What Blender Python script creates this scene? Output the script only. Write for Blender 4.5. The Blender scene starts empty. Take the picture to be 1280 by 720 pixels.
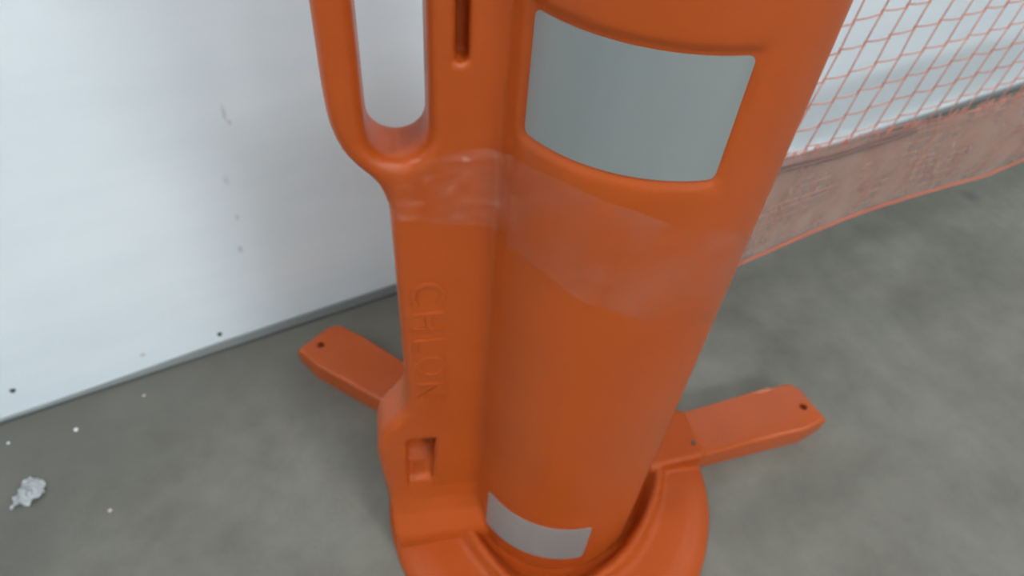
import bpy, bmesh, math, random
from mathutils import Vector, Matrix, noise
random.seed(7)
PI = math.pi
C = bpy.context.scene.collection

# ------------------------------------------------------------------ camera, world, light, exposure
cam_d = bpy.data.cameras.new('camera')
cam = bpy.data.objects.new('camera', cam_d)
C.objects.link(cam)
cam.matrix_world = Matrix(((0.87674, 0.30595, -0.37112, 0.0),
                           (-0.47619, 0.66068, -0.58030, 0.0),
                           (0.06764, 0.68549, 0.72493, 0.97),
                           (0, 0, 0, 1)))
cam_d.sensor_width = 36.0
cam_d.lens = 36.0 * 850.0 / 1280.0
cam_d.clip_start = 0.02
cam_d.dof.use_dof = True            # the photograph is slightly out of focus all over
cam_d.dof.focus_distance = 0.30
cam_d.dof.aperture_fstop = 11.0
bpy.context.scene.camera = cam

world = bpy.data.worlds.new('world')
bpy.context.scene.world = world
world.use_nodes = True
world.node_tree.nodes['Background'].inputs['Color'].default_value = (0.8, 0.9, 1.0, 1)
world.node_tree.nodes['Background'].inputs['Strength'].default_value = 0.05

LAMP_COLOR = (0.90, 0.97, 1.0, 1)
# x, y, emission of each ceiling panel
LAMP_SPOTS = [(-1.9, 0.1, 11.0, 'left of the post, close to the wall'), (1.1, -3.3, 32.0, 'behind the camera at right, the brightest'),
              (-1.2, -3.3, 6.0, 'behind the camera at left'), (3.2, -0.6, 8.0, 'far right, over the net'), (0.2, -0.9, 7.0, 'added as fill almost straight above the post')]

vs = bpy.context.scene.view_settings
vs.view_transform = 'Standard'
vs.look = 'None'
vs.gamma = 1.0
vs.use_curve_mapping = False
vs.exposure = 1.75

# ------------------------------------------------------------------ materials
def new_mat(name):
    m = bpy.data.materials.new(name)
    m.use_nodes = True
    nt = m.node_tree
    return m, nt, nt.nodes, nt.links, nt.nodes['Principled BSDF']

def simple(name, col, rough=0.5, metal=0.0, spec=0.5):
    m, nt, N, L, b = new_mat(name)
    b.inputs['Base Color'].default_value = (*col, 1)
    b.inputs['Roughness'].default_value = rough
    b.inputs['Metallic'].default_value = metal
    b.inputs['Specular IOR Level'].default_value = spec
    return m

def noise_node(N, scale, detail=4.0, rough=0.55):
    n = N.new('ShaderNodeTexNoise')
    n.inputs['Scale'].default_value = scale
    n.inputs['Detail'].default_value = detail
    n.inputs['Roughness'].default_value = rough
    return n

def ramp(N, stops):
    r = N.new('ShaderNodeValToRGB')
    e = r.color_ramp.elements
    e[0].position, e[0].color = stops[0][0], (*stops[0][1], 1)
    e[1].position, e[1].color = stops[-1][0], (*stops[-1][1], 1)
    for p, c in stops[1:-1]:
        x = e.new(p); x.color = (*c, 1)
    return r

def geo_pos(N):
    return N.new('ShaderNodeNewGeometry').outputs['Position']

def plastic(name, c1, c2, rough=0.38, spec=0.35):
    m, nt, N, L, b = new_mat(name)
    n = noise_node(N, 9.0, 5); L.new(geo_pos(N), n.inputs['Vector'])
    r = ramp(N, [(0.35, c1), (0.7, c2)])
    L.new(n.outputs['Fac'], r.inputs['Fac']); L.new(r.outputs['Color'], b.inputs['Base Color'])
    n2 = noise_node(N, 420.0, 2); L.new(geo_pos(N), n2.inputs['Vector'])
    bp = N.new('ShaderNodeBump'); bp.inputs['Strength'].default_value = 0.06
    bp.inputs['Distance'].default_value = 0.001
    L.new(n2.outputs['Fac'], bp.inputs['Height']); L.new(bp.outputs['Normal'], b.inputs['Normal'])
    b.inputs['Roughness'].default_value = rough
    b.inputs['Specular IOR Level'].default_value = spec
    return m

M_ORANGE = plastic('orange_plastic', (0.40, 0.067, 0.0085), (0.44, 0.076, 0.0105))
M_ORANGE_GLOSS = plastic('orange_plastic_glossy', (0.40, 0.067, 0.0085), (0.44, 0.076, 0.0105), 0.17, 0.5)
M_ORANGE_BASE = plastic('orange_plastic_satin', (0.37, 0.060, 0.0075), (0.41, 0.068, 0.0095), 0.42, 0.22)
M_DARK = simple('dark_hole', (0.03, 0.02, 0.018), 0.7)
M_STEEL = simple('screw_steel', (0.10, 0.10, 0.10), 0.45, 0.6)

def mat_reflector():
    m, nt, N, L, b = new_mat('retroreflective_sheet')
    n = noise_node(N, 14.0, 3)
    mp = N.new('ShaderNodeMapping'); mp.inputs['Scale'].default_value = (1, 1, 0.08)
    L.new(geo_pos(N), mp.inputs['Vector']); L.new(mp.outputs['Vector'], n.inputs['Vector'])
    r = ramp(N, [(0.3, (0.25, 0.272, 0.27)), (0.7, (0.31, 0.332, 0.325))])
    L.new(n.outputs['Fac'], r.inputs['Fac']); L.new(r.outputs['Color'], b.inputs['Base Color'])
    b.inputs['Roughness'].default_value = 0.42
    b.inputs['Metallic'].default_value = 0.25
    return m
M_REFLECT = mat_reflector()

def mat_floor():
    m, nt, N, L, b = new_mat('worn_concrete')
    pos = geo_pos(N)
    n1 = noise_node(N, 3.2, 6, 0.6); L.new(pos, n1.inputs['Vector'])
    n2 = noise_node(N, 14.0, 6, 0.65); L.new(pos, n2.inputs['Vector'])
    n3 = noise_node(N, 160.0, 4, 0.6); L.new(pos, n3.inputs['Vector'])
    r1 = ramp(N, [(0.3, (0.126, 0.116, 0.094)), (0.52, (0.170, 0.160, 0.131)), (0.75, (0.212, 0.202, 0.170))])
    L.new(n1.outputs['Fac'], r1.inputs['Fac'])
    r2 = ramp(N, [(0.3, (0.74, 0.73, 0.72)), (0.72, (1.12, 1.12, 1.12))])
    L.new(n2.outputs['Fac'], r2.inputs['Fac'])
    mx = N.new('ShaderNodeMix'); mx.data_type = 'RGBA'; mx.blend_type = 'MULTIPLY'
    mx.inputs['Factor'].default_value = 0.8
    L.new(r1.outputs['Color'], mx.inputs['A']); L.new(r2.outputs['Color'], mx.inputs['B'])
    # grime band along the wall foot and a few round stains, plus one painted shadow
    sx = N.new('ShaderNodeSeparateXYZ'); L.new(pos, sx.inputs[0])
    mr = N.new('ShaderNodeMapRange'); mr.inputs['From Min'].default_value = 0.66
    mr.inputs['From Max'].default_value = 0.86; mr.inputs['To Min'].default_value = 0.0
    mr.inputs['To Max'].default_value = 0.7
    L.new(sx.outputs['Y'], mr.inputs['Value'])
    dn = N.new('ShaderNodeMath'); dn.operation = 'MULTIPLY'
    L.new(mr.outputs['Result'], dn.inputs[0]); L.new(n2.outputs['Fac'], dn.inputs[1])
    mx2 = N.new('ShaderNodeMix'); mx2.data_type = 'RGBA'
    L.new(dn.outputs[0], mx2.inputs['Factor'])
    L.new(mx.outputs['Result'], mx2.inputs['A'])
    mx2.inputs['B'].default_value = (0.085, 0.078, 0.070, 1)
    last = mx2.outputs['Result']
    for (x, y, rad, amt) in [(1.66, 0.577, 0.028, 0.55), (1.304, 0.608, 0.022, 0.30), (-0.36, 0.63, 0.09, 0.35),
                             (0.10, 0.70, 0.10, 0.22), (-0.36, 0.78, 0.30, 0.42), (-0.05, 0.80, 0.16, 0.2)]:  # first spot on this line paints the soft shadow behind the post
        vd = N.new('ShaderNodeVectorMath'); vd.operation = 'DISTANCE'
        L.new(pos, vd.inputs[0]); vd.inputs[1].default_value = (x, y, 0)
        q = N.new('ShaderNodeMapRange'); q.inputs['From Min'].default_value = rad * 0.3
        q.inputs['From Max'].default_value = rad; q.inputs['To Min'].default_value = amt
        q.inputs['To Max'].default_value = 0.0
        L.new(vd.outputs['Value'], q.inputs['Value'])
        k = N.new('ShaderNodeMix'); k.data_type = 'RGBA'
        L.new(q.outputs['Result'], k.inputs['Factor']); L.new(last, k.inputs['A'])
        k.inputs['B'].default_value = (0.07, 0.065, 0.06, 1)
        last = k.outputs['Result']
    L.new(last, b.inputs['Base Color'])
    b.inputs['Roughness'].default_value = 0.62
    bp = N.new('ShaderNodeBump'); bp.inputs['Strength'].default_value = 0.25
    bp.inputs['Distance'].default_value = 0.002
    L.new(n3.outputs['Fac'], bp.inputs['Height']); L.new(bp.outputs['Normal'], b.inputs['Normal'])
    return m
M_FLOOR = mat_floor()

def mat_wall():
    m, nt, N, L, b = new_mat('white_wall_panel')
    pos = geo_pos(N)
    mp = N.new('ShaderNodeMapping'); mp.inputs['Scale'].default_value = (0.6, 1, 3.0)
    L.new(pos, mp.inputs['Vector'])
    n1 = noise_node(N, 5.0, 4); L.new(mp.outputs['Vector'], n1.inputs['Vector'])
    r1 = ramp(N, [(0.3, (0.78, 0.845, 0.90)), (0.7, (0.83, 0.89, 0.94))])
    L.new(n1.outputs['Fac'], r1.inputs['Fac'])
    last = r1.outputs['Color']
    for (x, z, rx, rz, amt) in [(0.071, 0.445, 0.004, 0.016, 0.35), (0.075, 0.43, 0.003, 0.006, 0.4), (0.05, 0.34, 0.006, 0.012, 0.22),
                             (0.041, 0.207, 0.005, 0.010, 0.4), (0.05, 0.27, 0.004, 0.008, 0.3),
                             (-0.151, 0.043, 0.006, 0.006, 0.5)]:
        s1 = N.new('ShaderNodeVectorMath'); s1.operation = 'SUBTRACT'
        L.new(pos, s1.inputs[0]); s1.inputs[1].default_value = (x, 0.865, z)
        s2 = N.new('ShaderNodeVectorMath'); s2.operation = 'MULTIPLY'
        L.new(s1.outputs[0], s2.inputs[0]); s2.inputs[1].default_value = (1 / rx, 0, 1 / rz)
        s3 = N.new('ShaderNodeVectorMath'); s3.operation = 'LENGTH'; L.new(s2.outputs[0], s3.inputs[0])
        q = N.new('ShaderNodeMapRange'); q.inputs['From Min'].default_value = 0.2
        q.inputs['From Max'].default_value = 1.0; q.inputs['To Min'].default_value = amt
        q.inputs['To Max'].default_value = 0.0
        L.new(s3.outputs['Value'], q.inputs['Value'])
        k = N.new('ShaderNodeMix'); k.data_type = 'RGBA'
        L.new(q.outputs['Result'], k.inputs['Factor']); L.new(last, k.inputs['A'])
        k.inputs['B'].default_value = (0.38, 0.33, 0.30, 1)
        last = k.outputs['Result']
    L.new(last, b.inputs['Base Color'])
    b.inputs['Roughness'].default_value = 0.35
    n2 = noise_node(N, 120.0, 3); L.new(mp.outputs['Vector'], n2.inputs['Vector'])
    bp = N.new('ShaderNodeBump'); bp.inputs['Strength'].default_value = 0.08
    bp.inputs['Distance'].default_value = 0.002
    L.new(n2.outputs['Fac'], bp.inputs['Height']); L.new(bp.outputs['Normal'], b.inputs['Normal'])
    return m
M_WALL = mat_wall()
M_PLAIN_WALL = simple('plain_wall_paint', (0.60, 0.61, 0.60), 0.7)
M_CEILING = simple('ceiling_paint', (0.72, 0.73, 0.73), 0.8)
M_TRIM = simple('grey_metal_trim', (0.26, 0.275, 0.272), 0.5, 0.15)
M_GAP_SHADOW = simple('shadow_gap', (0.075, 0.078, 0.078), 0.8)

def mat_emit(power):
    m, nt, N, L, b = new_mat('lit_diffuser')
    b.inputs['Base Color'].default_value = (0.9, 0.9, 0.9, 1)
    b.inputs['Emission Color'].default_value = LAMP_COLOR
    b.inputs['Emission Strength'].default_value = power
    return m
M_FIXTURE = simple('white_enamel', (0.75, 0.75, 0.75), 0.4)
M_PAPER = simple('crumpled_paper', (0.80, 0.82, 0.83), 0.8)
M_PAPER_TAN = simple('tan_crumb', (0.55, 0.45, 0.38), 0.8)

def mat_net():
    m, nt, N, L, b = new_mat('orange_net_twine')
    n = noise_node(N, 30.0, 3); L.new(geo_pos(N), n.inputs['Vector'])
    r = ramp(N, [(0.3, (0.60, 0.21, 0.15)), (0.7, (0.68, 0.28, 0.21))])
    L.new(n.outputs['Fac'], r.inputs['Fac']); L.new(r.outputs['Color'], b.inputs['Base Color'])
    b.inputs['Roughness'].default_value = 0.5
    return m
M_NET = mat_net()
M_CORD = simple('orange_hem_cord', (0.56, 0.14, 0.075), 0.6)
M_CORD_DARK = simple('brown_fold_cord', (0.17, 0.10, 0.085), 0.7)

def mat_sheet(name, col, alpha_lo, alpha_hi, rough, scale, gloss=None):
    """thin plastic: part clear, part milky, really see-through"""
    m, nt, N, L, b = new_mat(name)
    out = N['Material Output']
    tr = N.new('ShaderNodeBsdfTransparent')
    n = noise_node(N, scale, 4); L.new(geo_pos(N), n.inputs['Vector'])
    q = N.new('ShaderNodeMapRange'); q.inputs['From Min'].default_value = 0.42
    q.inputs['From Max'].default_value = 0.66; q.inputs['To Min'].default_value = alpha_lo
    q.inputs['To Max'].default_value = alpha_hi
    L.new(n.outputs['Fac'], q.inputs['Value'])
    b.inputs['Base Color'].default_value = (*col, 1)
    b.inputs['Roughness'].default_value = rough
    mx = N.new('ShaderNodeMixShader')
    L.new(q.outputs['Result'], mx.inputs['Fac'])
    L.new(tr.outputs[0], mx.inputs[1]); L.new(b.outputs[0], mx.inputs[2])
    last = mx.outputs[0]
    if gloss is not None:                               # clear film: a sharp surface gloss over it all
        gl = N.new('ShaderNodeBsdfGlossy'); gl.inputs['Roughness'].default_value = gloss
        lw = N.new('ShaderNodeLayerWeight'); lw.inputs['Blend'].default_value = 0.5
        fp_ = N.new('ShaderNodeMath'); fp_.operation = 'POWER'; fp_.inputs[1].default_value = 4.0
        L.new(lw.outputs['Facing'], fp_.inputs[0])
        fr = N.new('ShaderNodeMapRange'); fr.inputs['To Min'].default_value = 0.014; fr.inputs['To Max'].default_value = 0.20
        L.new(fp_.outputs[0], fr.inputs['Value'])
        m2 = N.new('ShaderNodeMixShader')
        L.new(fr.outputs[0], m2.inputs['Fac']); L.new(last, m2.inputs[1]); L.new(gl.outputs[0], m2.inputs[2])
        last = m2.outputs[0]
    L.new(last, out.inputs['Surface'])
    return m
M_HEM = mat_sheet('pink_hem_band', (0.46, 0.29, 0.24), 0.40, 0.58, 0.40, 16.0)
M_FILM = mat_sheet('clear_wrap_film', (0.62, 0.58, 0.56), 0.0, 0.065, 0.25, 12.0, 0.06)

# ------------------------------------------------------------------ helpers
def link(name, me, mat, parent=None, smooth=True):
    o = bpy.data.objects.new(name, me)
    C.objects.link(o)
    if mat is not None:
        me.materials.clear(); me.materials.append(mat)
    if parent is not None:
        o.parent = parent
    if smooth:
        me.polygons.foreach_set('use_smooth', [True] * len(me.polygons))
        me.update()
    return o

def from_bm(name, bm, mat, parent=None, smooth=False):
    bmesh.ops.recalc_face_normals(bm, faces=bm.faces)
    me = bpy.data.meshes.new(name)
    bm.to_mesh(me); bm.free()
    return link(name, me, mat, parent, smooth)

def add_box(bm, lo, hi):
    r = bmesh.ops.create_cube(bm, size=1.0)
    s = [hi[i] - lo[i] for i in range(3)]
    c = [(hi[i] + lo[i]) / 2 for i in range(3)]
    for v in r['verts']:
        v.co = Vector((v.co.x * s[0] + c[0], v.co.y * s[1] + c[1], v.co.z * s[2] + c[2]))

def empty(name, loc):
    o = bpy.data.objects.new(name, None)
    o.empty_display_size = 0.1
    o.location = loc
    C.objects.link(o)
    return o

def tag(o, label, cat, group=None):
    o['label'] = label; o['category'] = cat
    if group: o['group'] = group
    return o

def structure(o, label=None):
    o['kind'] = 'structure'
    if label:
        o['label'] = label
    return o

def baked(o):
    """mesh of an object with its modifiers applied; the source object goes away"""
    dg = bpy.context.evaluated_depsgraph_get()
    me = bpy.data.meshes.new_from_object(o.evaluated_get(dg))
    bpy.data.objects.remove(o)
    return me

def temp(bm_or_me, name='temp'):
    if isinstance(bm_or_me, bmesh.types.BMesh):
        bmesh.ops.recalc_face_normals(bm_or_me, faces=bm_or_me.faces)
        me = bpy.data.meshes.new(name); bm_or_me.to_mesh(me); bm_or_me.free()
    else:
        me = bm_or_me
    o = bpy.data.objects.new(name, me); C.objects.link(o)
    return o

def tube(bm, pts, r, seg=6):
    rings = []
    n = len(pts)
    for i, p in enumerate(pts):
        t = (pts[min(i + 1, n - 1)] - pts[max(i - 1, 0)]).normalized()
        a = t.cross(Vector((0, 1, 0.13)))
        if a.length < 1e-4: a = t.cross(Vector((1, 0, 0)))
        a.normalize(); b2 = t.cross(a)
        rings.append([bm.verts.new(p + (a * math.cos(2 * PI * k / seg) + b2 * math.sin(2 * PI * k / seg)) * r) for k in range(seg)])
    for A, B in zip(rings, rings[1:]):
        for k in range(seg):
            bm.faces.new((A[k], A[(k + 1) % seg], B[(k + 1) % seg], B[k]))
    bm.faces.new(rings[0][::-1]); bm.faces.new(rings[-1])

def prism(bm, poly, z0, z1):
    lo = [bm.verts.new((x, y, z0)) for x, y in poly]
    hi = [bm.verts.new((x, y, z1)) for x, y in poly]
    n = len(poly)
    bm.faces.new(lo[::-1]); top = bm.faces.new(hi)
    for i in range(n):
        bm.faces.new((lo[i], lo[(i + 1) % n], hi[(i + 1) % n], hi[i]))
    return top

def catmull(pts, n=8, closed=False):
    out = []
    m = len(pts)
    rng = range(m if closed else m - 1)
    for i in rng:
        if closed:
            p = [Vector(pts[(i + k) % m]) for k in (-1, 0, 1, 2)]
        else:
            p = [Vector(pts[min(max(i + k, 0), m - 1)]) for k in (-1, 0, 1, 2)]
        for j in range(n):
            t = j / n
            out.append(0.5 * ((2 * p[1]) + (p[2] - p[0]) * t + (2 * p[0] - 5 * p[1] + 4 * p[2] - p[3]) * t * t
                              + (3 * p[1] - p[0] - 3 * p[2] + p[3]) * t ** 3))
    if not closed:
        out.append(Vector(pts[-1]))
    return out

def lerp_table(tab, x):
    if x <= tab[0][0]: return tab[0][1:]
    for a, b in zip(tab, tab[1:]):
        if x <= b[0]:
            t = (x - a[0]) / (b[0] - a[0]); t = t * t * (3 - 2 * t)
            return tuple(a[k] + (b[k] - a[k]) * t for k in range(1, len(a)))
    return tab[-1][1:]

# ------------------------------------------------------------------ setting
X0, X1, Y0, Y1, ZC = -3.0, 4.2, -4.2, 0.865, 2.9
def wall_box(name, lo, hi, mat):
    bm = bmesh.new(); add_box(bm, lo, hi)
    return structure(from_bm(name, bm, mat))
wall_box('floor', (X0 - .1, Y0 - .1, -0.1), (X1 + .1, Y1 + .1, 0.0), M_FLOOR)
wall_back = wall_box('wall_back', (X0 - .1, Y1, 0.0), (X1 + .1, Y1 + .1, ZC), M_WALL)
wall_box('wall_left', (X0 - .1, Y0, 0.0), (X0, Y1, ZC), M_PLAIN_WALL)
wall_box('wall_right', (X1, Y0, 0.0), (X1 + .1, Y1, ZC), M_PLAIN_WALL)
wall_box('wall_front', (X0 - .1, Y0 - .1, 0.0), (X1 + .1, Y0, ZC), M_PLAIN_WALL)
wall_box('ceiling', (X0 - .1, Y0 - .1, ZC), (X1 + .1, Y1 + .1, ZC + .1), M_CEILING)

# grey strip at the foot of the wall; its top edge runs out towards the left
bm = bmesh.new()
prof = [(-3.0, 0.0022), (-0.40, 0.0022), (-0.22, 0.008), (-0.06, 0.016), (0.14, 0.020), (0.4, 0.022), (1.4, 0.016), (4.2, 0.014)]
vr = []
for x, h in prof:
    vr.append([bm.verts.new((x, Y1 - 0.001, 0.0)), bm.verts.new((x, Y1 - 0.007, 0.0)), bm.verts.new((x, Y1 - 0.005, h)), bm.verts.new((x, Y1 - 0.001, h))])
for a, b in zip(vr, vr[1:]):
    for k in range(3):
        bm.faces.new((a[k], b[k], b[k + 1], a[k + 1]))
baseboard = structure(from_bm('baseboard_back', bm, M_TRIM))
bm = bmesh.new()
gap_line = [Vector((x, Y1 - 0.008, 0.0012)) for x in (-3.0, -0.4, -0.15, 0.1, 0.5, 1.5, 4.2)]
tube(bm, gap_line, 0.0028, 6)  # dark strip standing in for the shadowed gap under the grey strip
structure(from_bm('gap_shadow_1', bm, M_GAP_SHADOW, None, True))

# panel screws low on the wall
for (x, z) in [(-0.332, 0.056), (-0.031, 0.035)]:
    bm = bmesh.new()
    bmesh.ops.create_cone(bm, segments=14, radius1=0.0042, radius2=0.0028, depth=0.003, cap_ends=True,
                          matrix=Matrix.Translation((x, Y1 - 0.0015, z)) @ Matrix.Rotation(PI / 2, 4, 'X'))
    add_box(bm, (x - 0.0026, Y1 - 0.0034, z - 0.0004), (x + 0.0026, Y1 - 0.0028, z + 0.0004))
    from_bm('panel_screw', bm, M_STEEL, wall_back)

# ceiling lamps (above the frame, they light the place; the one over the post is added fill)
for x, y, power, where in LAMP_SPOTS:
    t = tag(empty('ceiling_light', (x, y, ZC)), 'white ceiling light panel ' + where, 'light', 'ceiling light panels')
    bm = bmesh.new()
    for lo, hi in (((-.62, -.17, -.06), (.62, -.15, 0)), ((-.62, .15, -.06), (.62, .17, 0)), ((-.62, -.15, -.06), (-.6, .15, 0)),
                   ((.6, -.15, -.06), (.62, .15, 0)), ((-.6, -.15, -.02), (.6, .15, 0))):
        add_box(bm, lo, hi)
    from_bm('housing', bm, M_FIXTURE, t)
    bm = bmesh.new(); add_box(bm, (-.598, -.148, -.05), (.598, .148, -.04))
    from_bm('diffuser', bm, mat_emit(power), t)

# ------------------------------------------------------------------ barrier post
AX, AY = 0.339, 0.367
R = 0.1197
FIN = math.radians(160.5)
post = tag(empty('barrier_post', (AX, AY, 0)),
           'orange plastic barrier post with side handle, reflective panels and splayed feet on the concrete', 'barrier post')
UP = (0.695, 0.785); LO = (0.0606, 0.1500)
A0, A1 = math.radians(187.5), math.radians(258.0)     # panel edges round the post

# --- body: round column with a shallow recess for the upper panel
def body_radius(a, z):
    r = R
    m = 0.006
    da = min(a - (A0 - m / R), (A1 + m / R) - a) * R
    dz = min(z - (UP[0] - m), (UP[1] + m) - z)
    d = min(da, dz)
    if d > 0:
        r -= 0.0035 * min(1.0, d / 0.002)
    return r
bm = bmesh.new()
NA = 240
zs = []
z = 0.020
while z < 0.985:
    zs.append(z)
    z += 0.002 if (UP[0] - .012 < z < UP[0] + .004 or UP[1] - .004 < z < UP[1] + .012) else 0.008
rows = []
for z in zs:
    rows.append([bm.verts.new((body_radius(2 * PI * k / NA, z) * math.cos(2 * PI * k / NA),
                               body_radius(2 * PI * k / NA, z) * math.sin(2 * PI * k / NA), z)) for k in range(NA)])
for q in range(1, 7):                                   # rounded shoulder at the top
    t = q / 6 * PI / 2
    rr = R - 0.02 * (1 - math.cos(t)); zz = 0.985 + 0.02 * math.sin(t)
    rows.append([bm.verts.new((rr * math.cos(2 * PI * k / NA), rr * math.sin(2 * PI * k / NA), zz)) for k in range(NA)])
for A, B in zip(rows, rows[1:]):
    for k in range(NA):
        bm.faces.new((A[k], A[(k + 1) % NA], B[(k + 1) % NA], B[k]))
bm.faces.new(rows[0][::-1]); bm.faces.new(rows[-1])
column = temp(bm, 'column')

# --- side fin with grip and foot, drawn as an outline in (distance from axis, height)
outer = [(0.0, 0.020), (0.226, 0.020), (0.233, 0.040), (0.236, 0.10), (0.2405, 0.17), (0.2425, 0.215), (0.2395, 0.250), (0.231, 0.274),
         (0.214, 0.298), (0.2045, 0.318), (0.203, 0.345), (0.2035, 0.45), (0.2045, 0.590), (0.2065, 0.612), (0.2135, 0.632),
         (0.2270, 0.648), (0.2365, 0.663), (0.2425, 0.684), (0.2445, 0.710), (0.2445, 0.75), (0.2430, 0.90), (0.236, 0.935),
         (0.215, 0.962), (0.18, 0.972), (0.0, 0.972)]
def rounded_slot(x0, x1, y0, y1, n=10):
    r = (x1 - x0) / 2; cx = (x0 + x1) / 2
    p = [(cx + r * math.cos(PI + PI * k / n), y0 + r + r * math.sin(PI + PI * k / n)) for k in range(n + 1)]
    p += [(cx + r * math.cos(PI * k / n), y1 - r + r * math.sin(PI * k / n)) for k in range(n + 1)]
    return p
hole = rounded_slot(0.171, 0.2175, 0.652, 0.915)
cu = bpy.data.curves.new('fin_outline', 'CURVE')
cu.dimensions = '2D'; cu.fill_mode = 'BOTH'
BV = 0.011
cu.extrude = 0.030 - BV; cu.bevel_depth = BV; cu.bevel_resolution = 3; cu.offset = -BV
body_outline = outer[:2] + [tuple(v) for v in catmull(outer[1:-1], 3)][1:] + outer[-1:]
for ptsl in (body_outline, hole):
    sp = cu.splines.new('POLY'); sp.points.add(len(ptsl) - 1)
    for p, (x, y) in zip(sp.points, ptsl):
        p.co = (x, y, 0, 1)
    sp.use_cyclic_u = True
co = bpy.data.objects.new('fin_outline', cu); C.objects.link(co)
fin_me = baked(co)
fdir = Vector((math.cos(FIN), math.sin(FIN), 0))
fnor = Vector((-math.sin(FIN), math.cos(FIN), 0))      # +90 deg: the face that looks at the camera
FM = Matrix(((fdir.x, 0, fnor.x, 0), (fdir.y, 0, fnor.y, 0), (0, 1, 0, 0), (0, 0, 0, 1)))
if FM.determinant() < 0:
    pass
fbm = bmesh.new(); fbm.from_mesh(fin_me)
bmesh.ops.remove_doubles(fbm, verts=fbm.verts, dist=1e-5)
fin = temp(fbm, 'fin')
# cutters in fin space: slot beside the grip and the latch pocket in the foot
def cut(target, bm):
    c = temp(bm, 'cutter')
    mod = target.modifiers.new('cut', 'BOOLEAN'); mod.operation = 'DIFFERENCE'; mod.object = c; mod.solver = 'EXACT'
    me = baked_keep(target)
    bpy.data.objects.remove(c)
    target.modifiers.clear()
    old = target.data; target.data = me
    return target
def baked_keep(o):
    dg = bpy.context.evaluated_depsgraph_get()
    return bpy.data.meshes.new_from_object(o.evaluated_get(dg))
bm = bmesh.new(); add_box(bm, (0.1425, 0.734, 0.010), (0.1520, 0.875, 0.05)); cut(fin, bm)
bm = bmesh.new()
side = [(0.256, 0.045), (0.252, 0.030), (0.246, 0.004), (0.196, 0.004), (0.180, 0.016), (0.128, 0.024), (0.122, 0.031), (0.118, 0.045)]
def pocket_x(z):
    k = (0.256 - z) / 0.138
    return 0.171 + 0.008 * k, 0.206 + 0.004 * k
A = [bm.verts.new((pocket_x(z)[0], z, d)) for z, d in side]
B = [bm.verts.new((pocket_x(z)[1], z, d)) for z, d in side]
bm.faces.new(A); bm.faces.new(B[::-1])
for k in range(len(side)):
    bm.faces.new((A[k], B[k], B[(k + 1) % len(side)], A[(k + 1) % len(side)]))
cut(fin, bm)
fin.data.transform(FM)
fin.data.flip_normals() if FM.determinant() < 0 else None
fb = bmesh.new()
prof2 = [(0.020, -0.026), (0.020, 0.060), (0.036, 0.060), (0.050, 0.058), (0.066, 0.050), (0.084, 0.0405), (0.105, 0.0335), (0.130, 0.0302), (0.150, 0.027), (0.150, -0.026)]
A = [fb.verts.new((0.07, z, w)) for z, w in prof2]
B = [fb.verts.new((0.2335 + (0.0 if z > 0.05 else -0.004), z, w)) for z, w in prof2]
fb.faces.new(A); fb.faces.new(B[::-1])
for k in range(len(prof2)):
    fb.faces.new((A[k], B[k], B[(k + 1) % len(prof2)], A[(k + 1) % len(prof2)]))
foot = temp(fb, 'foot'); foot.data.transform(FM)
fb = bmesh.new(); fb.from_mesh(foot.data); bmesh.ops.recalc_face_normals(fb, faces=fb.faces); fb.to_mesh(foot.data); fb.free()
jb = bmesh.new(); jb.from_mesh(column.data); jb.from_mesh(foot.data); bpy.data.objects.remove(foot)
jb.from_mesh(fin.data)
bpy.data.objects.remove(column); bpy.data.objects.remove(fin)
shell = temp(jb, 'shell')
md = shell.modifiers.new('remesh', 'REMESH'); md.mode = 'VOXEL'; md.voxel_size = 0.0028
sm = shell.modifiers.new('smooth', 'SMOOTH'); sm.factor = 0.5; sm.iterations = 9
shell_me = baked(shell)
# split the moulding into column, fin and grip
def classify(c):
    s = c.x * fdir.x + c.y * fdir.y
    w = c.x * fnor.x + c.y * fnor.y
    if s > 0.1185 and abs(w) < 0.036 or (c.z < 0.13 and s > 0.06 and w > 0.0 and c.x * c.x + c.y * c.y > 0.1225 ** 2):
        if c.z > 0.640 + max(0.0, (0.196 - s)) * 3.0 and s > 0.180 - 0.0 and c.z < 0.945:
            return 'handle'
        return 'side_fin'
    return 'body'
for part in ('body', 'side_fin', 'handle'):
    pb = bmesh.new(); pb.from_mesh(shell_me)
    dead = [f for f in pb.faces if classify(f.calc_center_median()) != part]
    bmesh.ops.delete(pb, geom=dead, context='FACES')
    me = bpy.data.meshes.new(part); pb.to_mesh(me); pb.free()
    link(part, me, M_ORANGE, post)
bpy.data.meshes.remove(shell_me)

# --- raised lettering running down the fin
tc = bpy.data.curves.new('lettering', 'FONT')
tc.body = 'CHLON'
tc.size = 0.046; tc.space_character = 1.30; tc.extrude = 0.0007; tc.bevel_depth = 0.0004; tc.bevel_resolution = 1
tc.align_x = 'CENTER'; tc.align_y = 'CENTER'
to = bpy.data.objects.new('lettering', tc); C.objects.link(to)
lm = baked(to)
# reading downwards: text x -> -z, text y -> towards the column (-s)... seen from the front face
lm.transform(Matrix(((0, -1, 0, 0.178), (-1, 0, 0, 0.428), (0, 0, -1, 0.0303), (0, 0, 0, 1))))
lm.transform(FM)
let = link('lettering', lm, M_ORANGE, post, False)
let['label'] = 'raised letters running down the side fin'

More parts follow.
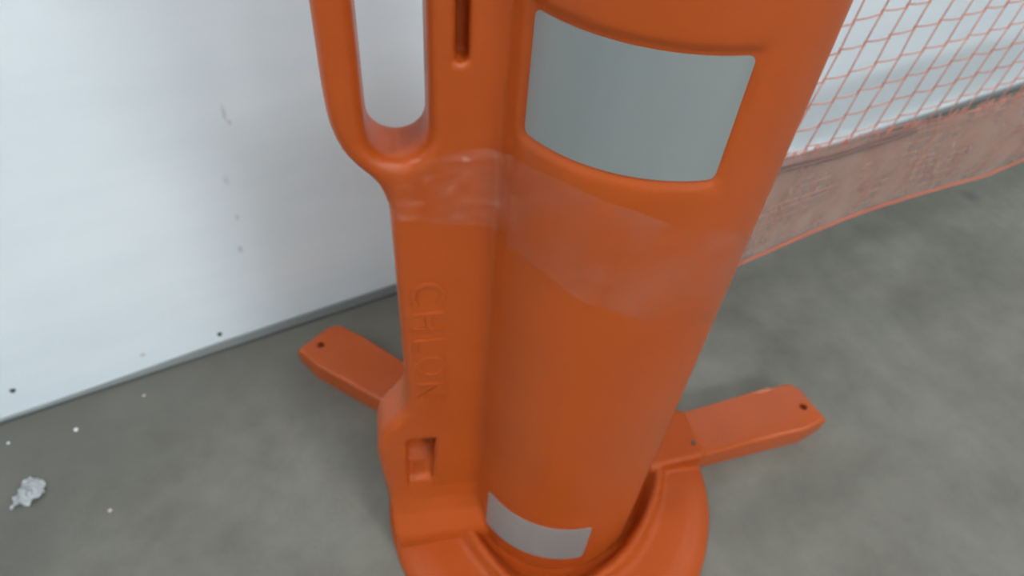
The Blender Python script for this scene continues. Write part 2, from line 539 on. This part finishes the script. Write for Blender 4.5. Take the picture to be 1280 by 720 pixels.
# --- reflective panels
def curved_panel(name, z0, z1, r, label):
    bm = bmesh.new()
    nz, na = 12, 40
    rc = 0.005
    def inset(z):                                       # rounded corners
        d = min(z - z0, z1 - z)
        if d < rc:
            return rc - math.sqrt(max(0.0, rc * rc - (rc - d) ** 2))
        return 0.0
    hs = sorted(set([z0, z0 + .0006, z0 + .0015, z0 + .003, z0 + rc] + [z0 + (z1 - z0) * k / nz for k in range(1, nz)] + [z1 - rc, z1 - .003, z1 - .0015, z1 - .0006, z1]))
    F, Bk = [], []
    for z in hs:
        i = inset(z) / r
        row, rowb = [], []
        for k in range(na + 1):
            a = A0 + i + (A1 - A0 - 2 * i) * k / na
            row.append(bm.verts.new((r * math.cos(a), r * math.sin(a), z)))
            rowb.append(bm.verts.new(((r - .0012) * math.cos(a), (r - .0012) * math.sin(a), z)))
        F.append(row); Bk.append(rowb)
    for G, fl in ((F, False), (Bk, True)):
        for a, b in zip(G, G[1:]):
            for k in range(na):
                q = (a[k], a[k + 1], b[k + 1], b[k])
                bm.faces.new(q[::-1] if fl else q)
    for a, b in ((F[0], Bk[0]), (Bk[-1], F[-1])):
        for k in range(na):
            bm.faces.new((b[k], b[k + 1], a[k + 1], a[k]))
    for i in range(len(hs) - 1):
        bm.faces.new((F[i][0], F[i + 1][0], Bk[i + 1][0], Bk[i][0]))
        bm.faces.new((F[i][na], Bk[i][na], Bk[i + 1][na], F[i + 1][na]))
    o = from_bm(name, bm, M_REFLECT, post, False)
    o['label'] = label
curved_panel('reflective_panel', UP[0], UP[1], R - 0.0018, 'large grey-green reflective panel high on the front')
curved_panel('reflective_panel', LO[0], LO[1], R + 0.0008, 'grey reflective panel low on the front')

# --- round base with a collar round the column
LEGS = [(-12.0, 0.0250), (121.5, -0.0200), (-125.0, 0.0)]      # direction, sideways offset of the centre line
def leg_bump(a):
    g = 0.0
    for d, off in LEGS:
        dd = (math.degrees(a) - d + 180) % 360 - 180
        g += math.exp(-(dd / 24.0) ** 2)
    return g
prof = [(0.0, 0.022, 0), (0.10, 0.022, 0), (0.124, 0.023, 0), (0.1285, 0.028, .4), (0.1320, 0.038, .8), (0.1360, 0.0450, 1), (0.1405, 0.0475, 1),
        (0.1450, 0.0460, 1), (0.1490, 0.0400, 1), (0.1530, 0.0325, 1), (0.160, 0.0290, .8), (0.18, 0.0275, .4), (0.200, 0.0255, .2), (0.216, 0.0220, .15),
        (0.228, 0.0170, .2), (0.236, 0.0110, .3), (0.2400, 0.0060, .35), (0.2405, 0.0025, .35), (0.237, 0.0005, .35), (0.0, 0.0005, 0)]
NB = 160
bm = bmesh.new()
rings = []
for r, z, w in prof:
    if r == 0.0:
        rings.append([bm.verts.new((0, 0, z))]); continue
    ring = []
    for k in range(NB):
        a = 2 * PI * k / NB
        rr = r + w * 0.026 * leg_bump(a)
        ring.append(bm.verts.new((rr * math.cos(a), rr * math.sin(a), z)))
    rings.append(ring)
for A, B in zip(rings, rings[1:]):
    for k in range(NB):
        k2 = (k + 1) % NB
        if len(A) == 1: bm.faces.new((A[0], B[k], B[k2]))
        elif len(B) == 1: bm.faces.new((A[k], A[k2], B[0]))
        else: bm.faces.new((A[k], A[k2], B[k2], B[k]))
bmesh.ops.recalc_face_normals(bm, faces=bm.faces)
# sockets that take the legs
for d, off in LEGS:
    sb = bmesh.new()
    hw = 0.044
    poly = [(0.150, off - hw), (0.243, off - hw), (0.249, off - hw + .008), (0.249, off + hw - .008), (0.243, off + hw), (0.150, off + hw)]
    prism(sb, poly, 0.002, 0.0505)
    edges = [e for e in sb.edges if all(v.co.z > 0.04 for v in e.verts)]
    bmesh.ops.bevel(sb, geom=edges, offset=0.008, segments=3, profile=0.6, affect='EDGES')
    sb.transform(Matrix.Rotation(math.radians(d), 4, 'Z'))
    bmesh.ops.recalc_face_normals(sb, faces=sb.faces)
    tmp = bpy.data.meshes.new('t'); sb.to_mesh(tmp); sb.free(); bm.from_mesh(tmp)
base = temp(bm, 'base_shell')
md = base.modifiers.new('remesh', 'REMESH'); md.mode = 'VOXEL'; md.voxel_size = 0.0025
sm = base.modifiers.new('smooth', 'SMOOTH'); sm.factor = 0.5; sm.iterations = 6
link('base', baked(base), M_ORANGE_BASE, post)

# --- legs
for (d, off), mir in zip(LEGS, (1, -1, 1)):
    poly = [(0.19, -0.0400), (0.436, -0.0395), (0.487, -0.0270), (0.4765, 0.0370), (0.463, 0.0520), (0.440, 0.0520),
            (0.414, 0.0410), (0.19, 0.0410)]
    if mir < 0:
        poly = [(u, -v) for u, v in poly][::-1]
    poly = [(u, v + off) for u, v in poly]
    bm = bmesh.new()
    prism(bm, poly, 0.0004, 0.0425)
    # the tip slopes down a little
    for v in bm.verts:
        if v.co.z > 0.02 and v.co.x > 0.43:
            v.co.z -= (v.co.x - 0.43) * 0.12
    edges = [e for e in bm.edges if all(v.co.z > 0.02 for v in e.verts)]
    bmesh.ops.bevel(bm, geom=edges, offset=0.0080, segments=5, profile=0.5, affect='EDGES')
    lt = temp(bm, 'leg_raw')
    cb = bmesh.new()
    bmesh.ops.create_cone(cb, segments=20, radius1=0.0062, radius2=0.0062, depth=0.03, cap_ends=True,
                          matrix=Matrix.Translation((0.4575, off + 0.002, 0.040)))
    cut(lt, cb)
    me = lt.data
    me.transform(Matrix.Rotation(math.radians(d), 4, 'Z'))
    bpy.data.objects.remove(lt)
    leg = link('leg', me, M_ORANGE_GLOSS, post, False)
    for p in me.polygons:
        p.use_smooth = True
    me.set_sharp_from_angle(angle=math.radians(32))
    bm = bmesh.new()
    mt = Matrix.Rotation(math.radians(d), 4, 'Z')
    bmesh.ops.create_cone(bm, segments=12, radius1=0.0052, radius2=0.0038, depth=0.004, cap_ends=True,
                          matrix=mt @ Matrix.Translation((0.4575, off + 0.002, 0.0275)))
    b1 = from_bm('bolt', bm, M_STEEL, leg)
    b1['label'] = 'dark bolt sunk in the tip'
    # bolts where the leg is pinned in its socket
    for (u, v) in ((0.190, 0.006), (0.236, -0.020 * mir)):
        bm = bmesh.new()
        bmesh.ops.create_cone(bm, segments=12, radius1=0.0045, radius2=0.0034, depth=0.003, cap_ends=True,
                              matrix=mt @ Matrix.Translation((u, off + v, 0.0508)))
        from_bm('bolt', bm, M_STEEL, leg)['label'] = 'small dark bolt pinning the leg in the base'

# ------------------------------------------------------------------ mesh net
NY = AY + 0.030
net = tag(empty('safety_net', (AX + 0.12, NY, 0.45)),
          'orange mesh safety net stretched along the white wall from the post', 'net')
def netp(x, z, j=0.0):
    wav = 0.006 * math.sin(x * 5.0 + 0.7) + 0.003 * noise.noise(Vector((x * 6, z * 6, 3.1)))
    return Vector((x - 0.12, wav + j, z - 0.45))
XN0, XN1 = 0.1245, 1.75
def hem_top(x):
    return 0.532 - 0.030 * max(0.0, (x - 0.25)) * 0.9
bm = bmesh.new()
px, pz = 0.0375, 0.0312
TOPZ = 0.985
row = 0
z = 0.470
rowz = []
while z < TOPZ:
    rowz.append(z); z += pz
cols = int((XN1 - XN0) / px) + 14
node = {}
for r, zr in enumerate(rowz):
    for c in range(-1, cols):
        xx = XN0 - 0.055 + c * px + (zr - 0.47) * 0.13 + 0.003 * noise.noise(Vector((c * .7, r * .7, 1)))
        zz = zr + (xx - 0.3) * 0.055 * (1 - min(1, max(0, xx - .3))) + 0.003 * noise.noise(Vector((c * .6, r * .6, 9)))
        node[(r, c)] = (xx, zz)
rs = 0.00085
def clip_ok(x):
    return XN0 - 0.004 <= x <= XN1
kn = 0.0018                                            # half length of a knot along the upright strand
for r in range(len(rowz)):
    for c in range(-1, cols):
        a = node[(r, c)]
        if (r + 1, c) in node:                         # upright strand
            b = node[(r + 1, c)]
            if clip_ok(a[0]) and clip_ok(b[0]) and b[1] > hem_top(b[0]) - .02:
                tube(bm, [netp(*a), netp(*b)], rs, 5)
        if (r, c + 1) in node:                         # level strand: leaves one knot high, meets the next knot low
            b = node[(r, c + 1)]
            if clip_ok(a[0]) and clip_ok(b[0]) and a[1] > hem_top(a[0]) - .02:
                tube(bm, [netp(a[0], a[1] + kn), netp((a[0] + b[0]) / 2, (a[1] + b[1]) / 2 - .001), netp(b[0], b[1] - kn)], rs, 5)
        if clip_ok(a[0]) and a[1] > hem_top(a[0]) - .02:
            tube(bm, [netp(a[0], a[1] - kn - .001), netp(a[0], a[1] + kn + .001)], rs * 1.6, 5)
from_bm('netting', bm, M_NET, net, True)
# top rope
bm = bmesh.new()
tube(bm, [netp(XN0 + (XN1 - XN0) * k / 60, TOPZ - 0.002) for k in range(61)], 0.0035, 8)
from_bm('top_cord', bm, M_CORD, net, True)

def hem_bot(x):
    return 0.372 + 0.016 * math.sin(min(1.0, max(0.0, (x - 0.24) / 0.5)) * PI)
# gathered hem: two thin overlapping folds
bm = bmesh.new()
NX, NZ = 170, 12
for lay, yo in ((0, -0.009), (1, 0.006)):
    G = []
    for i in range(NX + 1):
        x = XN0 + (XN1 - XN0) * i / NX
        col = []
        for j in range(NZ + 1):
            t = j / NZ
            top = hem_top(x) - (0.0 if lay == 0 else 0.012)
            z = hem_bot(x) + (top - hem_bot(x)) * t
            y = yo + 0.0045 * noise.noise(Vector((x * 5, z * 20, lay * 5.0))) + 0.0012 * noise.noise(Vector((x * 40, z * 50, lay * 3 + 2.0)))
            col.append(bm.verts.new(netp(x, z, y)))
        G.append(col)
    for a, b in zip(G, G[1:]):
        for j in range(NZ):
            bm.faces.new((a[j], b[j], b[j + 1], a[j + 1]))
hem = from_bm('hem', bm, M_HEM, net, True)
hem['label'] = 'pinkish brown gathered hem band along the bottom of the net'
# the bunched net inside the hem, too fine to pick apart
bm = bmesh.new()
for k in range(150):
    x = XN0 + (XN1 - XN0) * (k + random.random()) / 150
    sl = random.choice((-1, 1)) * random.uniform(0.02, 0.08)
    yy = random.uniform(-0.002, 0.003)
    pts = []
    for q in range(5):
        t = q / 4
        xx = x + sl * t + 0.004 * math.sin(k + q * 2.0)
        xx = min(max(xx, XN0), XN1)
        pts.append(netp(xx, hem_bot(xx) + (hem_top(xx) - hem_bot(xx)) * t, yy))
    tube(bm, pts, 0.0008, 4)
for k in range(9):
    t0 = (k + 0.5) / 9
    pts = []
    for q in range(60):
        x = XN0 + (XN1 - XN0) * q / 59
        t = min(1, max(0, t0 + 0.08 * noise.noise(Vector((x * 4, k * 3.0, 0)))))
        pts.append(netp(x, hem_bot(x) + (hem_top(x) - hem_bot(x)) * t, 0.003 * math.sin(k)))
    tube(bm, pts, 0.0008, 4)
st = from_bm('bunched_twine', bm, M_NET, net, True)
st['kind'] = 'stuff'
bm = bmesh.new()
tube(bm, [netp(XN0 + (XN1 - XN0) * k / 120, hem_bot(XN0 + (XN1 - XN0) * k / 120) + 0.0015 * noise.noise(Vector((k * .5, 0, 0))), -0.011) for k in range(121)], 0.0019, 6)
from_bm('bottom_cord', bm, M_CORD, net, True)
bm = bmesh.new()
tube(bm, [netp(XN0 + 0.36 * k / 40, hem_top(XN0 + 0.36 * k / 40) - 0.005 - 0.006 * math.sin(k / 40 * PI), -0.013) for k in range(41)], 0.0026, 6)
from_bm('fold_cord', bm, M_CORD_DARK, net, True)['label'] = 'dark brown fold line along the top of the hem'

# ------------------------------------------------------------------ clear film round the post and over the hem
path = []                                               # (x, y, z_low, z_high) round the post, relative to its axis
def fp(s, w): return fdir * s + fnor * w
for s, w in ((0.2035, 0.0290), (0.198, 0.0325), (0.175, 0.0335), (0.150, 0.0335), (0.128, 0.0345)):
    p = fp(s, w); path.append((p.x, p.y))
for adeg in range(182, 368, 6):
    path.append(((R + .0022) * math.cos(math.radians(adeg)), (R + .0022) * math.sin(math.radians(adeg))))
path += [(0.130, 0.0125), (0.150, 0.0165), (0.2, 0.0175), (0.26, 0.0175), (0.33, 0.0175), (0.40, 0.0175)]
fine = catmull([(x, y, 0) for x, y in path], 12)
PUCKERS = [(0.161, 0.6265, 0.0085), (0.1555, 0.6325, 0.0085), (0.1745, 0.6425, 0.0060), (0.182, 0.655, 0.0035), (0.190, 0.618, 0.0030), (0.145, 0.640, 0.0030)]
L = [0.0]
for a, b in zip(fine, fine[1:]): L.append(L[-1] + (b - a).length)
def at_len(v):
    return L[min(range(len(fine)), key=lambda i: (fine[i].x - v[0]) ** 2 + (fine[i].y - v[1]) ** 2)]
def on_post(adeg): return at_len((R * math.cos(math.radians(adeg)), R * math.sin(math.radians(adeg))))
ztab = [(0.0, 0.598, 0.650), (at_len(fp(0.198, .033)), 0.598, 0.656), (at_len(fp(.14, .034)), 0.592, 0.668), (on_post(205), 0.585, 0.678), (on_post(228), 0.570, 0.672),
        (on_post(262), 0.545, 0.650), (on_post(300), 0.50, 0.612), (on_post(335), 0.45, 0.574), (at_len((0.16, .0165)), 0.405, 0.545), (at_len((0.30, .0175)), 0.425, 0.520), (L[-1], 0.45, 0.505)]
bm = bmesh.new()
G = []
NW = 44
L180, L190, L330, LFIN = on_post(180), on_post(190), on_post(330), at_len(fp(.198, .033))
for i, p in enumerate(fine):
    lo, hi = lerp_table(ztab, L[i])
    t = (fine[min(i + 1, len(fine) - 1)] - fine[max(i - 1, 0)]).normalized()
    nrm = Vector((t.y, -t.x, 0))
    if nrm.dot(Vector((p.x, p.y, 0))) < 0 and i < len(fine) - 120: nrm = -nrm
    if i >= len(fine) - 120 and nrm.y > 0: nrm = -nrm
    lo += 0.006 * noise.noise(Vector((L[i] * 14, 0, 5))); hi += 0.006 * noise.noise(Vector((L[i] * 14, 0, 8)))
    col = []
    for j in range(NW + 1):
        z = lo + (hi - lo) * j / NW
        q = Vector((L[i] * 30, z * 45, 0)); q2 = Vector((L[i] * 85, z * 110, 4))
        amp = 1.0 if L[i] > LFIN else 0.5
        crease = abs(noise.noise(q)) * 0.0030 + abs(noise.noise(q2)) * 0.0014
        if L190 < L[i] < L330: crease *= 0.35
        elif L[i] <= L190: crease += abs(noise.noise(Vector((L[i] * 120, z * 150, 9)))) * 0.0020 + 0.0034 * max(0.0, math.sin(z * 430 + 3.0 * noise.noise(Vector((L[i] * 40, z * 20, 3))))) ** 2 * max(0.0, min(1.0, 4 * noise.noise(Vector((L[i] * 45, z * 30, 21)))))
        sx_ = p.x * fdir.x + p.y * fdir.y
        pk = 0.0
        if L[i] < L180:                         # pinched puckers where the film bunches on the fin
            for ps, pz_, ph in PUCKERS:
                pk += ph * math.exp(-((sx_ - ps) ** 2 + (z - pz_) ** 2) / (2 * 0.0034 ** 2))
        col.append(bm.verts.new(Vector((p.x + AX, p.y + AY, z)) + nrm * (crease * amp + pk)))
    G.append(col)
for a, b in zip(G, G[1:]):
    for j in range(NW):
        bm.faces.new((a[j], b[j], b[j + 1], a[j + 1]))
film = from_bm('plastic_film', bm, M_FILM, None, True)
tag(film, 'clear crinkled plastic film wrapped round the orange post and the net hem', 'plastic film')

# ------------------------------------------------------------------ litter on the floor
def scrap(name, x, y, size, mat, seed, label, cat, flat=0.5, stretch=(1, 1), rot=0.0, sub=3):
    bm = bmesh.new()
    bmesh.ops.create_icosphere(bm, subdivisions=sub, radius=1.0)
    mz = 9
    for v in bm.verts:
        n = v.co.normalized()
        k = 1.0 + 0.55 * noise.noise(n * 1.7 + Vector((seed, 0, 0))) + 0.30 * abs(noise.noise(n * 4.5 + Vector((0, seed, 0))))
        v.co = Vector((n.x * k * stretch[0], n.y * k * stretch[1], n.z * k * flat)) * size
        mz = min(mz, v.co.z)
    bm.transform(Matrix.Rotation(rot, 4, 'Z'))
    o = from_bm(name, bm, mat, None, False)
    o.location = (x, y, -mz + 0.0002)
    return tag(o, label, cat)

# crumpled paper: two scrunched lobes folded out of one sheet
bm = bmesh.new()
n = 30
V = {}
for i in range(n + 1):
    for j in range(n + 1):
        u, w = i / n * 2 - 1, j / n * 2 - 1
        rr = 1.0 + 0.30 * noise.noise(Vector((math.atan2(w, u) * 1.3, 2.0, 7)))
        sq = max(abs(u), abs(w)) / max(1e-6, math.hypot(u, w))
        x = u * sq * rr * 0.0240; y = w * sq * rr * 0.0155 * (1.0 + 0.35 * u)
        x += 0.004 * noise.noise(Vector((u * 2, w * 2, 1))); y += 0.004 * noise.noise(Vector((u * 2, w * 2, 5))) + 0.004 * math.sin(u * 3.0)
        ed = max(0.0, 1 - max(abs(u), abs(w)) ** 3)
        z = 0.003 + ed * 0.010 + 0.013 * abs(noise.noise(Vector((u * 2.3, w * 2.3, 11)))) + 0.004 * abs(noise.noise(Vector((u * 6, w * 6, 3))))
        V[(i, j)] = bm.verts.new((x, y, z))
for i in range(n):
    for j in range(n):
        bm.faces.new((V[(i, j)], V[(i + 1, j)], V[(i + 1, j + 1)], V[(i, j + 1)]))
mzz = min(v.co.z for v in bm.verts)
for v in bm.verts: v.co.z -= mzz
bmesh.ops.solidify(bm, geom=bm.faces[:], thickness=0.0004)
mzz = min(v.co.z for v in bm.verts)
for v in bm.verts: v.co.z -= mzz
bm.transform(Matrix.Rotation(math.radians(20), 4, 'Z'))
paper = from_bm('crumpled_paper', bm, M_PAPER, None, False)
paper.location = (-0.340, 0.708, 0.0003)
tag(paper, 'small crumpled scrap of white paper lying on the concrete at left', 'paper')

scrap('crumb', -0.271, 0.795, 0.0030, M_PAPER, 3.0, 'white crumb near the foot of the wall, above the crumpled paper', 'crumb', sub=2)
scrap('crumb', -0.242, 0.632, 0.0026, M_PAPER_TAN, 8.0, 'tan crumb on the open concrete to the right of the crumpled paper', 'crumb', sub=2)
scrap('crumb', -0.169, 0.817, 0.0022, M_PAPER_TAN, 5.0, 'tan crumb close to the wall below the rusty wall spot', 'crumb', sub=2)
scrap('crumb', -0.362, 0.814, 0.0018, M_PAPER, 12.0, 'tiny pale crumb at the far left beside the wall', 'crumb', sub=2)
